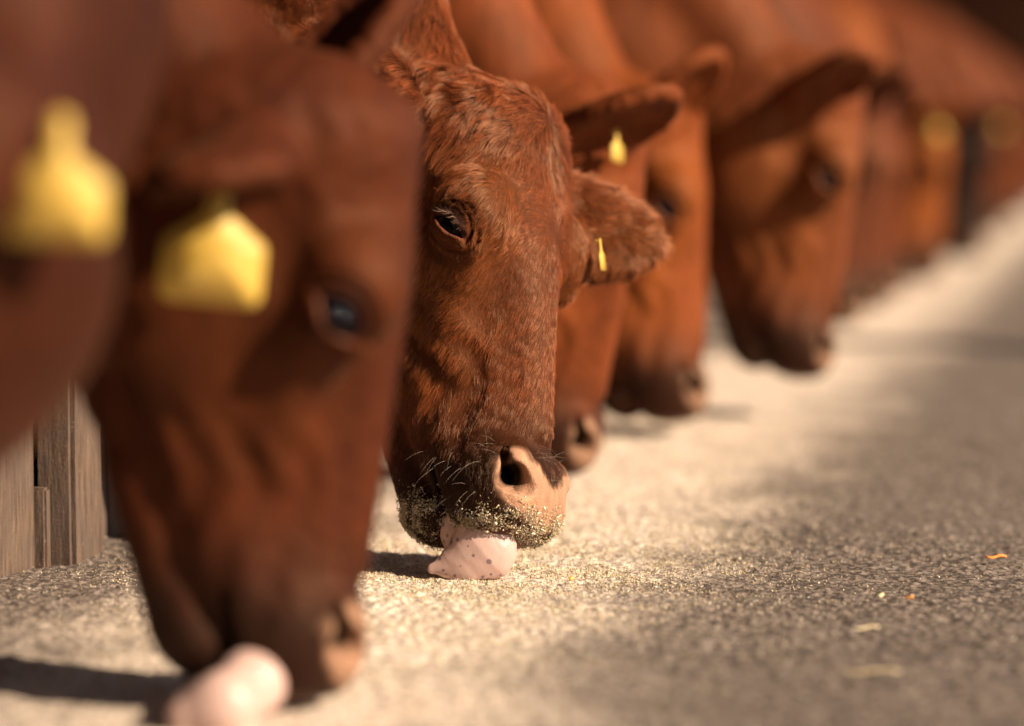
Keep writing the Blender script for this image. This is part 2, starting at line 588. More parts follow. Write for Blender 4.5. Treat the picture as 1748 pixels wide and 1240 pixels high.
def sample_surface(V, F, count, weight=None):
    T = np.concatenate([F[:, [0, 1, 2]], F[:, [0, 2, 3]]])
    A = np.linalg.norm(np.cross(V[T[:, 1]] - V[T[:, 0]], V[T[:, 2]] - V[T[:, 0]]), axis=1)
    if weight is not None:
        A = A * weight[T].mean(1)
    c = np.cumsum(A)
    idx = np.searchsorted(c, rng.random(count) * c[-1])
    idx = np.minimum(idx, len(T) - 1)
    u, v = rng.random(count), rng.random(count)
    m_ = u + v > 1
    u[m_], v[m_] = 1 - u[m_], 1 - v[m_]
    w = 1 - u - v
    return T[idx], np.stack([w, u, v], 1)


# ------------------------------------------------------------------ small meshes
def uv_sphere(c, r, axis, n=28, m_=18, bulge=0.0):
    axis = np.array(axis, float); axis /= np.linalg.norm(axis)
    t = np.array([0, 0, 1.0]) if abs(axis[2]) < .9 else np.array([1.0, 0, 0])
    a = np.cross(axis, t); a /= np.linalg.norm(a)
    bb = np.cross(axis, a)
    V, F = [], []
    for i in range(m_ + 1):
        th = math.pi * i / m_
        rr = r * (1 + bulge * max(0, math.cos(th)) ** 6)
        for j in range(n):
            ph = 2 * math.pi * j / n
            V.append(c + rr * (math.cos(th) * axis + math.sin(th) * (math.cos(ph) * a + math.sin(ph) * bb)))
    for i in range(m_):
        for j in range(n):
            F.append((i * n + j, (i + 1) * n + j, (i + 1) * n + (j + 1) % n, i * n + (j + 1) % n))
    return np.array(V), np.array(F)


def tag_mesh(parent, top, down, side, size=1.0, thick=.0022, label=None):
    """rounded house-shaped ear tag with a stem, hanging from `top`"""
    down = np.array(down, float); down /= np.linalg.norm(down)
    side = np.array(side, float); side -= down * (side @ down); side /= np.linalg.norm(side)
    nrm = np.cross(side, down)
    w, hh = .042 * size, .098 * size
    out = []

    def arc(cx, cy, r, a0, a1, k=5):
        for i in range(k + 1):
            a = math.radians(a0 + (a1 - a0) * i / k)
            out.append((cx + r * math.cos(a), cy + r * math.sin(a)))
    rr = .011 * size
    arc(w - rr, hh - rr, rr, 90, 0)
    arc(w - rr, .053 * size, rr, 0, -48)
    arc(.0085 * size + .006, .020 * size, .006, 140, 180, 3)
    arc(0, 0, .0095 * size, 0, -180, 8)
    k = len(out)
    half = out[:k - 9]
    mir = [(-x, y_) for x, y_ in reversed(half)]
    out = out + mir
    n = len(out)
    V = []
    for t in (-.5, .5):
        for x, y_ in out:
            bend = 0.0
            V.append(np.array(top) + side * x + down * y_ + nrm * (t * thick + bend))
    cen = len(V)
    V.append(np.array(top) + down * hh * .55 - nrm * (thick * .5))
    V.append(np.array(top) + down * hh * .55 + nrm * (thick * .5))
    F3 = [(cen, (i + 1) % n, i) for i in range(n)] + [(cen + 1, n + i, n + (i + 1) % n) for i in range(n)]
    F4 = [(i, (i + 1) % n, n + (i + 1) % n, n + i) for i in range(n)]
    o = np_mesh('ear_tag', np.array(V), [np.array(F3), np.array(F4)], M_TAG, parent, smooth=False)
    # the round button through the ear
    bv, bf = uv_sphere(np.array(top) + nrm * .004, .0075 * size, nrm, 16, 8)
    bo = np_mesh('button', bv, bf, M_TAG, None)
    me = bo.data
    bo.parent = o
    for v_ in me.vertices:
        v_.co = v_.co - Vector(parent.location)
    if label:
        o['label'] = label
    return o


# ------------------------------------------------------------------ cow builder
def rot_from(xa, ya, za):
    R = np.stack([xa, ya, za], 1).astype(float)
    U, _, Vt = np.linalg.svd(R)
    return U @ Vt


def pose(yaw=0, pitch=0, roll=0):
    """default: facing +X with the right side to -Y; yaw turns the face to the camera, pitch pushes the muzzle out, roll lowers the far side"""
    R = Matrix(((0, 1, 0), (-1, 0, 0), (0, 0, 1)))
    R = Matrix.Rotation(math.radians(-yaw), 3, 'Z') @ Matrix.Rotation(math.radians(pitch), 3, 'Y') @ Matrix.Rotation(math.radians(roll), 3, 'X') @ R
    return np.array(R)


EAR_UP = dict(cam=((.66, .36, .62), (.1, -.85, .4)), len=.19)
EAR_SIDE = dict(dir=(-.9, -.2, .25), open=(0, .5, -.9), len=.20)


class Cow:
    def __init__(s, label, R, origin, prm, h=.003, group='red cows feeding in a row', base=(.078, .0172, .0052),
                 neck=None, body_h=.016, furred=False):
        s.R, s.O, s.prm = R, np.array(origin, float), prm
        for k_ in ('ear_near', 'ear_far'):
            if k_ in prm:
                prm[k_]['R'] = R
        s.Rf, s.Of = R.astype(np.float32), np.array(origin, np.float32)
        s.base = base
        H = lambda p: s.O + R @ np.array(p, float) * HS
        poll = H((0, -.125, .425))
        thr = H((0, -.185, .36))
        nd = neck or {}
        d1 = np.array(nd.get('d1', (-.55, 0, .62)), float)
        n1 = poll + d1 * .36
        wth = np.array([poll[0] - .92, poll[1] + nd.get('shift', 0.0), 1.17])
        s.root = empty('cow', (wth[0] + .05, wth[1], 0))
        tag(s.root, label, 'cow', group)
        t1 = thr + d1 * .30 + np.array([-.05, 0, -.06])
        bris = wth + np.array([.10, 0, -.42])
        A = np.array

        def neck_sdf(P):
            d = cone(P, poll, n1, .078, .100)
            d = smin(d, cone(P, n1, wth, .105, .17), .10)
            d = smin(d, cone(P, thr, t1, .068, .10), .06)
            d = smin(d, cone(P, t1, bris, .10, .22), .12)
            return d

        hip = wth + A([-1.35, 0, .02])

        def trunk_sdf(P):
            d = neck_sdf(P)
            d = smin(d, cone(P, wth + A([-.12, 0, -.22]), hip + A([.25, 0, -.24]), .31, .36), .15)
            return smin(d, cone(P, wth + A([-.75, 0, -.36]), hip + A([0, 0, -.15]), .33, .24), .15)

        def body_sdf(P):
            d = smin(trunk_sdf(P), head_sdf((P - s.Of) @ s.Rf / HS, prm) * HS, .045)
            for sx, sy in ((-.08, .17), (-.08, -.17), (-1.30, .18), (-1.30, -.18)):
                k = wth + A([sx, sy, -.55])
                k[2] = .62
                kn = k + A([.0 if sx > -1 else -.06, 0, -.30])
                ft = A([kn[0] + (.0 if sx > -1 else .03), kn[1], .05])
                d = smin(d, cone(P, k, kn, .11, .050), .08)
                d = smin(d, cone(P, kn, ft, .045, .040), .02)
            return d
        s.neck_sdf = neck_sdf
        nrm = d1 / np.linalg.norm(d1)
        cut0 = poll + nrm * nd.get('cut', .36)

        def head_full(P):
            L = (P - s.Of) @ s.Rf / HS
            d = smin(head_sdf(L, prm) * HS, trunk_sdf(P), .045)
            return np.maximum(d, (P - cut0.astype(np.float32)) @ nrm.astype(np.float32) - .006)

        def body_only(P):
            return np.maximum(body_sdf(P) + .002, (cut0.astype(np.float32) - P) @ nrm.astype(np.float32) - .045)
        s.fn = head_full
        pts = [H((sx * .24, yy, zz)) for sx in (-1, 1) for yy in (-.30, .06) for zz in (-.04, .6)] + [cut0 + .2, cut0 - .2]
        lo, hi = np.min(pts, 0) - .02, np.max(pts, 0) + .02
        V, F = surface_nets(head_full, lo, hi, h)
        V, nn = project(head_full, V, h)
        s.V, s.F, s.NN = V.astype(float), F, nn
        hc = (V - cut0) @ nrm                      # drop the flat cap at the cut
        F = F[~(hc[F] > -.001).all(1)]
        s.F, s.cutd = F, -hc
        L = (V - s.Of) @ s.Rf / HS
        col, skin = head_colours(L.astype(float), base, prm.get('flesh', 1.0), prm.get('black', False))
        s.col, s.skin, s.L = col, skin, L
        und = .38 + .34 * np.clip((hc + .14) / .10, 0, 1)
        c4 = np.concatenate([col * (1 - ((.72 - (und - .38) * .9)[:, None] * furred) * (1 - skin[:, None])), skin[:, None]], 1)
        V2, F2 = surface_nets(body_only, np.array([wth[0] - 1.9, wth[1] - .5, -.02]), np.array([cut0[0] + .25, wth[1] + .5, 1.6]), body_h)
        F2 = F2[~(((V2 - cut0) @ nrm)[F2] < -.040).all(1)]
        c2 = np.repeat(np.array([[*base, 0.0]]), len(V2), 0) * (1 + .1 * wob(V2, 9, 1.0))[:, None]
        c2[:, 3] = 0
        if furred:
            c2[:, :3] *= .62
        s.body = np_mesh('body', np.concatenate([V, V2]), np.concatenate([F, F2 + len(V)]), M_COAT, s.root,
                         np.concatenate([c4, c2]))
        for sx in (1, -1):
            c = H(EYE * A([sx, 1, 1]))
            ax = R @ (EN * A([sx, 1, 1]))
            ev, ef = uv_sphere(c, (ER + prm.get('eyeout', 0.0)) * HS, ax, bulge=.06)
            np_mesh('eye', ev, ef, M_EYE, s.root)
        s.H = H

    def ear_pt(s, key, u, v, t=0.0):
        ear = s.prm[key]
        e, o, wv = ear_frame(ear)
        b = EARB * np.array([1 if key == 'ear_near' else -1, 1, 1])
        t = t - 1.6 * (u - .1) ** 2 * ear.get('bend', 1)
        return s.H(b + e * u + wv * v + o * t), s.R @ e, s.R @ o, s.R @ wv

    def tongue(s, pts, flat=.62, flat_dir=None, h=.002, groove=None, blend=.012):
        """pts: list of (point, radius) in the world"""
        P0 = [np.array(p, np.float32) for p, r in pts]
        rs = [r for p, r in pts]
        fd = np.array(flat_dir if flat_dir is not None else -fw, np.float32)
        fd /= np.linalg.norm(fd)

        def fn(P):
            d = None
            for i in range(len(P0) - 1):
                c = cone_flat(P, P0[i], P0[i + 1], rs[i], rs[i + 1], fd, flat)
                d = c if d is None else smin(d, c, blend)
            if groove:
                (ga, gb), gr = groove
                d = smax(d, -cone(P, ga, gb, gr, gr * .5), .012)
            return d + .0003 * wob(P, 260, 1.0)
        A_ = np.array(P0)
        V, F = surface_nets(fn, A_.min(0) - max(rs) - .01, A_.max(0) + max(rs) + .01, h)
        V, _ = project(fn, V, h)
        V[:, 2] = np.maximum(V[:, 2], -.004)
        return np_mesh('tongue', V, F, M_TONGUE, s.root)


def cone_flat(P, a, b, ra, rb, fd, k):
    ba = b - a
    t = np.clip(((P - a) @ ba) / float(ba @ ba), 0, 1)
    d = P - a - t[..., None] * ba
    f = d @ fd
    d = d + fd * (f * (1 / k - 1))[..., None]
    r = ra + (rb - ra) * t
    return (np.sqrt((d * d).sum(-1)) - r) * (k * .5 + .5)


# ================================================================== SETTING
ROW_X = at(800, 970, 3.1)[0]
M_GROUND, nt, b = mat_new('asphalt_with_feed_dust')
tc = N(nt, 'ShaderNodeTexCoord')
obj = tc.outputs['Object']


def noise(scale, detail=4.0, rough=.6, src=None, dims=None):
    n = N(nt, 'ShaderNodeTexNoise', Scale=scale, Detail=detail, Roughness=rough)
    nt.links.new(src or obj, n.inputs['Vector'])
    return n.outputs[0]


def math_(op, a, bb=None, c=None, clamp=False):
    n = N(nt, 'ShaderNodeMath', operation=op)
    n.use_clamp = clamp
    for i, v in enumerate((a, bb, c)):
        if v is None:
            continue
        if isinstance(v, (int, float)):
            n.inputs[i].default_value = v
        else:
            nt.links.new(v, n.inputs[i])
    return n.outputs[0]


def mix_(f, a, bb):
    n = N(nt, 'ShaderNodeMix', data_type='RGBA')
    for sck, v in ((n.inputs[0], f), (n.inputs[6], a), (n.inputs[7], bb)):
        if isinstance(v, (int, float)):
            sck.default_value = v
        elif isinstance(v, tuple):
            sck.default_value = v
        else:
            nt.links.new(v, sck)
    return n.outputs[2]


sep = N(nt, 'ShaderNodeSeparateXYZ')
nt.links.new(obj, sep.inputs[0])
vor = N(nt, 'ShaderNodeTexVoronoi', Scale=130.0, Randomness=1.0)
nt.links.new(obj, vor.inputs['Vector'])
stone = math_('MULTIPLY', N(nt, 'ShaderNodeSeparateColor').outputs[0], 1.0)
sc_ = nt.nodes[-2] if False else None
sepc = [n for n in nt.nodes if n.bl_idname == 'ShaderNodeSeparateColor'][0]
nt.links.new(vor.outputs['Color'], sepc.inputs[0])
edge = math_('MULTIPLY', math_('SUBTRACT', math_('ADD', math_('MULTIPLY', vor.outputs['Distance'], .45), math_('MULTIPLY', noise(135, 5, .75), 1.0)), .69), 7.0, clamp=True)
grit = noise(420, 3)
c0 = mix_(stone, (.145, .113, .096, 1), (.27, .212, .178, 1))
c0 = mix_(math_('MULTIPLY', edge, .85), c0, (.040, .030, .026, 1))
dk = math_('MULTIPLY', math_('SUBTRACT', noise(7, 6, .7), .56), 7.0, clamp=True)
c0 = mix_(math_('MULTIPLY', dk, .55), c0, (.09, .065, .05, 1))
# pale meal dust where the cows eat
dist = math_('ABSOLUTE', math_('SUBTRACT', sep.outputs[0], ROW_X - .02))
band = math_('SUBTRACT', 1.08, math_('DIVIDE', dist, .46))
dn = math_('ADD', math_('MULTIPLY', band, 1.5), math_('MULTIPLY', math_('SUBTRACT', noise(5, 6, .65), .5), 1.4))
dn = math_('ADD', dn, math_('MULTIPLY', math_('SUBTRACT', grit, .5), 1.6))
dust = math_('MULTIPLY', math_('SUBTRACT', dn, .55), 1.5, clamp=True)
dust = math_('MULTIPLY', dust, math_('SUBTRACT', 1.0, math_('MULTIPLY', edge, .55)))
c1 = mix_(math_('MULTIPLY', dust, .97), c0, (.83, .68, .56, 1))
nt.links.new(c1, b.inputs['Base Color'])
b.inputs['Roughness'].default_value = .8
b.inputs['Specular IOR Level'].default_value = .3
bp = N(nt, 'ShaderNodeBump', Strength=.8, Distance=.003)
hgt = math_('SUBTRACT', math_('MULTIPLY', grit, .6), math_('MULTIPLY', edge, .6))
nt.links.new(hgt, bp.inputs['Height'])
nt.links.new(bp.outputs[0], b.inputs['Normal'])


def axis_pts(segs):
    out = [segs[0][0]]
    for a, bb, st in segs:
        n = max(1, int(round((bb - a) / st)))
        out += list(a + (bb - a) * (np.arange(n) + 1) / n)
    return np.array(out)


gx = axis_pts([(-60, -6, 6.), (-6, -1.6, .2), (-1.6, .6, .0026), (.6, 2.6, .02), (2.6, 8, .3), (8, 60, 6)])
gy = axis_pts([(-20, 1.6, 2.), (1.6, 2.5, .008), (2.5, 3.9, .0026), (3.9, 5.0, .006), (5.0, 8, .03), (8, 16, .3), (16, 120, 8)])
GX, GY = np.meshgrid(gx, gy, indexing='ij')


def worley(X, Y, cell, seed):
    ix, iy = np.floor(X / cell).astype(np.int64), np.floor(Y / cell).astype(np.int64)
    best = np.full(X.shape, 9.0)
    val = np.zeros(X.shape)
    for dx in (-1, 0, 1):
        for dy in (-1, 0, 1):
            cx, cy = ix + dx, iy + dy
            h_ = (cx * 73856093 ^ cy * 19349663 ^ seed * 83492791) & 0x7fffffff
            h1 = ((h_ * 1103515245 + 12345) & 0x7fffffff) / 0x7fffffff
            h2 = ((h_ * 22695477 + 1) & 0x7fffffff) / 0x7fffffff
            h3 = (h1 * 7.13 + h2 * 3.7) % 1.0
            d = np.hypot(X / cell - cx - h1, Y / cell - cy - h2)
            m_ = d < best
            best = np.where(m_, d, best)
            val = np.where(m_, h3, val)
    return best, val


def ground_h(X, Y):
    f, v = worley(X, Y, .0085, 3)
    f2, v2 = worley(X + .003 * wob(np.stack([X, Y, X * 0], -1), 90, 3.0), Y, .019, 9)
    h_ = .0020 * np.clip(1 - f * f * 1.7, 0, 1) * (v * v) + .0024 * (v2 - .5) * np.clip(1.2 - f2 * f2 * 2, 0, 1)
    P = np.stack([X, Y, X * 0], -1)
    h_ += .0012 * wob(P, 60, 1.0) + .0020 * wob(P, 17, 2.0) + .003 * wob(P, 4, 0.5)
    return h_


dense = (GX > -2) & (GX < 3) & (GY > 1.5) & (GY < 9)
GZ = np.where(dense, ground_h(GX, GY), 0) - .006
nx, ny = GX.shape
ii = (np.arange(nx - 1)[:, None] * ny + np.arange(ny - 1)[None]).ravel()
GF = np.stack([ii, ii + ny, ii + ny + 1, ii + 1], 1)
g = np_mesh('ground', np.stack([GX, GY, GZ], -1).reshape(-1, 3), GF, M_GROUND)
tag(g, kind='structure')


# scattered meal: tiny flakes
def flakes(name, C, size, parent=None, nrm=None, flat=.35, label=None):
    n = len(C)
    r = rng.normal(size=(n, 3, 3))
    a = r[:, 0] / np.linalg.norm(r[:, 0], axis=1)[:, None]
    if nrm is not None:
        a = a * .6 + nrm * .0
        a /= np.linalg.norm(a, axis=1)[:, None]
    b_ = np.cross(a, r[:, 1]); b_ /= np.linalg.norm(b_, axis=1)[:, None]
    c_ = np.cross(a, b_)
    s1 = size * rng.uniform(.6, 1.8, n)
    s2 = size * rng.uniform(.25, .7, n)
    s3 = size * rng.uniform(.15, .4, n)
    P = [C + a * s1[:, None], C - a * s1[:, None] * .8 + b_ * s2[:, None], C - a * s1[:, None] * .5 - b_ * s2[:, None] + c_ * s3[:, None] * .3, C + c_ * s3[:, None]]
    V = np.stack(P, 1).reshape(-1, 3)
    k = np.arange(n)[:, None] * 4
    F = np.concatenate([k + np.array([[0, 1, 2]]), k + np.array([[0, 3, 1]]), k + np.array([[0, 2, 3]]), k + np.array([[1, 3, 2]])])
    pal = np.array([(.70, .56, .36), (.78, .66, .47), (.60, .44, .24), (.46, .34, .19), (.82, .74, .58)])
    cc = pal[rng.integers(0, 5, n)] * rng.uniform(.75, 1.1, (n, 1))
    c4 = np.ones((n, 4, 4)); c4[:, :, :3] = cc[:, None]
    return np_mesh(name, V, F, M_FEED, parent, c4.reshape(-1, 4), smooth=False)


nF = 60000
yy = np.concatenate([rng.uniform(2.2, 4.6, nF // 2), rng.normal(3.02, .22, nF // 2)])
xx = ROW_X - .02 + np.concatenate([rng.normal(0, .20, nF // 2), rng.normal(0, .16, nF // 2)])
P_ = np.stack([xx, yy, xx * 0], -1)
keep = (wob(P_, 22, 4.0) + wob(P_, 70, 1.0) * .7 + rng.normal(0, .5, len(xx))) > -.1
xx, yy = xx[keep], yy[keep]
few = 5000
xx = np.concatenate([xx, rng.uniform(-1.3, .6, few)]); yy = np.concatenate([yy, rng.uniform(2.0, 4.8, few)])
zz = ground_h(xx, yy) - .006 + .0008
o = flakes('feed_meal', np.stack([xx, yy, zz], 1), .0017)
tag(o, 'pale feed meal scattered on the ground below the muzzles', 'feed', kind='stuff')

# small countable scraps lying on the floor
def scrap(name, label, cat, px, py, ln, wd, ang, col, thick=.002):
    m, nt_, b_ = mat_new(name + '_surface')
    tc_ = N(nt_, 'ShaderNodeTexCoord')
    n_ = N(nt_, 'ShaderNodeTexNoise', Scale=260.0, Detail=3.0)
    nt_.links.new(tc_.outputs['Object'], n_.inputs['Vector'])
    r_ = N(nt_, 'ShaderNodeValToRGB')
    r_.color_ramp.elements[0].color = tuple(c * .7 for c in col) + (1,)
    r_.color_ramp.elements[1].color = tuple(min(1, c * 1.2) for c in col) + (1,)
    nt_.links.new(n_.outputs[0], r_.inputs[0]); nt_.links.new(r_.outputs[0], b_.inputs['Base Color'])
    b_.inputs['Roughness'].default_value = .6
    p = ground_hit(px, py)
    d = rt * math.cos(ang) + np.array([fw[0], fw[1], 0]) * math.sin(ang)
    q = np.cross([0, 0, 1.0], d)
    V, K = [], 7
    for i in range(K):
        t = i / (K - 1) - .5
        w_ = wd * (1 - (2 * abs(t)) ** 3 * .6) / 2
        c = p + d * t * ln + q * (.05 * ln * math.sin(t * 5)) + np.array([0, 0, .0035 + .0012 * math.sin(t * 7)])
        V += [c - q * w_, c + q * w_, c + q * w_ * .6 + [0, 0, thick], c - q * w_ * .6 + [0, 0, thick]]
    F = [(i * 4 + a, i * 4 + (a + 1) % 4, i * 4 + 4 + (a + 1) % 4, i * 4 + 4 + a) for i in range(K - 1) for a in range(4)] + [(3, 2, 1, 0), (K * 4 - 4, K * 4 - 3, K * 4 - 2, K * 4 - 1)]
    o = np_mesh(name, np.array(V), np.array(F), m)
    return tag(o, label, cat)


def ground_hit(px, py):
    d = fw + rt * (px - W_PX / 2) / F_PX + upv * (H_PX / 2 - py) / F_PX
    return CAM + d * (CAM[2] / -d[2])


scrap('wood_chip', 'bright orange chip lying alone on the paving near the right edge', 'chip', 1700, 957, .026, .006, .1, (.75, .24, .04), .0025)
scrap('straw_piece', 'pale thin straw stalk lying flat on the grey paving in sharp focus', 'straw', 1478, 1079, .028, .0018, .12, (.72, .58, .36))
scrap('straw_piece', 'long blurred straw stalk lying close to the bottom edge', 'straw', 1485, 1154, .055, .0022, -.1, (.55, .42, .24))
scrap('grain', 'small cream grain on the paving beside an orange one', 'grain', 1504, 1024, .007, .0045, .4, (.80, .66, .40), .003)
scrap('grain', 'small orange grain on the paving beside a cream one', 'grain', 1553, 1028, .008, .005, -.3, (.70, .30, .08), .003)
scrap('grain', 'yellow grain on the pale meal to the right of the tongue', 'grain', 975, 995, .006, .005, .8, (.66, .38, .08), .003)

# ------------------------------------------------------------------ wooden kerb boards under the barrier
M_WOOD, nt, b = mat_new('weathered_board')
tc = N(nt, 'ShaderNodeTexCoord')
mp = N(nt, 'ShaderNodeMapping'); mp.inputs['Scale'].default_value = (1, 1, .12)
nt.links.new(tc.outputs['Object'], mp.inputs['Vector'])
obj = mp.outputs[0]
w1 = noise(120, 6, .7)
obj = tc.outputs['Object']
w2 = noise(14, 6, .65)
w3 = noise(260, 3, .6)
ca = mix_(math_('MULTIPLY', math_('SUBTRACT', w1, .35), 3.0, clamp=True), (.045, .024, .017, 1), (.165, .105, .07, 1))
ca = mix_(math_('MULTIPLY', math_('SUBTRACT', w2, .45), 4.0, clamp=True), ca, (.085, .058, .046, 1))
ca = mix_(math_('MULTIPLY', math_('SUBTRACT', w3, .66), 12.0, clamp=True), ca, (.27, .20, .14, 1))
nt.links.new(ca, b.inputs['Base Color'])
b.inputs['Roughness'].default_value = .85
bp = N(nt, 'ShaderNodeBump', Strength=.8, Distance=.003)
nt.links.new(math_('ADD', w1, math_('MULTIPLY', w3, .4)), bp.inputs['Height'])
nt.links.new(bp.outputs[0], b.inputs['Normal'])


def box_mesh(name, lo, hi, mat, parent=None, bev=.003, warp=0.0, seg=1):
    import bmesh
    bm = bmesh.new()
    bmesh.ops.create_cube(bm, size=1)
    lo, hi = np.array(lo, float), np.array(hi, float)
    off = np.array(parent.location) if parent is not None else np.zeros(3)
    for v in bm.verts:
        v.co = Vector((lo + hi) / 2 + np.array(v.co) * (hi - lo) - off)
    if seg > 1:
        bmesh.ops.subdivide_edges(bm, edges=[e for e in bm.edges], cuts=seg, use_grid_fill=True)
    if warp:
        for v in bm.verts:
            w = wob(np.array([[v.co.x + off[0], v.co.y + off[1], v.co.z]]), 23, 1.0)[0]
            v.co.x += warp * w
    if bev and seg <= 1:
        bmesh.ops.bevel(bm, geom=bm.edges[:], offset=bev, segments=2, affect='EDGES')
    me = bpy.data.meshes.new(name)
    bm.to_mesh(me); bm.free()
    me.materials.append(mat)
    ob = bpy.data.objects.new(name, me)
    return link(ob, parent)


def ground_hit(px, py):
    d = fw + rt * (px - W_PX / 2) / F_PX + upv * (H_PX / 2 - py) / F_PX
    return CAM + d * (CAM[2] / -d[2])


k0, k1 = ground_hit(0, 980), ground_hit(180, 915)
BX = (k0[0] + k1[0]) / 2
wall = empty('board_wall', (BX, 3.0, 0))
tag(wall, 'low wall of weathered upright boards along the foot of the feeding row', 'wall')
yg = ground_hit(62, 955)[1]
yb = ground_hit(108, 945)[1]
edges = [0.6, 1.35, 2.0, yg - .20, yg - .010]
for i in range(len(edges) - 1):
    box_mesh('board', (BX - .035, edges[i], -.02), (BX, edges[i + 1] - (.004), .47), M_WOOD, wall, .004)
y0 = yg + .004
for i in range(34):
    wdt = .205 + .03 * math.sin(i * 7.3)
    box_mesh('board', (BX - .035 + .004 * math.sin(i * 3.1), y0, -.02), (BX + .004 * math.sin(i * 3.1), y0 + wdt - .005, .47), M_WOOD, wall, .004)
    y0 += wdt
box_mesh('post', (BX - .03, yg + .004, -.02), (BX + .040, yg + .095, .44), M_WOOD, wall, .006)
box_mesh('wedge', (BX - .03, yg - .013, -.02), (BX + .012, yg + .003, .085), M_WOOD, wall, .003)
box_mesh('cap_rail', (BX - .06, .6, .472), (BX + .02, y0, .53), M_WOOD, wall, .006)

# ------------------------------------------------------------------ barn behind the cows
M_DARK, nt, b = mat_new('dark_barn_timber')
tc = N(nt, 'ShaderNodeTexCoord')
mp = N(nt, 'ShaderNodeMapping'); mp.inputs['Scale'].default_value = (1, 1, .1)
nt.links.new(tc.outputs['Object'], mp.inputs['Vector'])
obj = mp.outputs[0]
nt.links.new(mix_(noise(6, 5), (.012, .006, .004, 1), (.030, .015, .009, 1)), b.inputs['Base Color'])
b.inputs['Roughness'].default_value = .9
barn = empty('barn', (-5.5, 12, 0))
tag(barn, 'dark timber barn standing behind the row of feeding cows', 'barn')
box_mesh('wall', (-5.6, -8, -.02), (-5.4, 45, 4.2), M_DARK, barn, .01)
M_END, nt, b = mat_new('red_brown_boarding')
tc = N(nt, 'ShaderNodeTexCoord')
mp = N(nt, 'ShaderNodeMapping'); mp.inputs['Scale'].default_value = (1, 1, .1)
nt.links.new(tc.outputs['Object'], mp.inputs['Vector'])
obj = mp.outputs[0]
nt.links.new(mix_(noise(2.5, 5), (.07, .022, .011, 1), (.22, .075, .035, 1)), b.inputs['Base Color'])
b.inputs['Roughness'].default_value = .9
box_mesh('end_wall', (-5.4, 44.8, -.02), (-1.6, 45, 4.2), M_END, barn, .01)
box_mesh('shade_roof', (-6.0, -8.2, 4.21), (3.0, 45.2, 4.35), M_DARK, barn, .01)  # unseen roof, carried out over the alley to cut sky fill
for i in range(9):
    box_mesh('roof_post', (2.7, -7.5 + i * 6.4, -.02), (2.86, -7.34 + i * 6.4, 4.208), M_DARK, barn, .01)


# ================================================================== COWS
def origin_for(R, model_pt, world_pt):
    return np.array(world_pt) - R @ np.array(model_pt, float) * HS


# --- the cow in focus
za = cam2w((-.01, .955, -.29)); xa = cam2w((-.52, .26, .81)); ya = np.cross(za, xa)
Rc = rot_from(xa, ya, za)
Oc = origin_for(Rc, (.053, -.010, .058), at(872, 808, 3.03))
prmC = dict(open=.035, lid=.0058, liddrop=-.0046,
            ear_near=dict(cam=((-.72, .66, .2), (.3, -.6, .7)), len=.17),
            ear_far=dict(cam=((1, -.40, .05), (.05, -.55, -.80)), len=.195, bend=.6, wide=.066))
cowC = Cow('red brown cow in sharp focus licking meal with its pink tongue', Rc, Oc, prmC, h=.0022, furred=True, base=(.215, .053, .0165),
           neck=dict(d1=(-.50, .30, .80)))


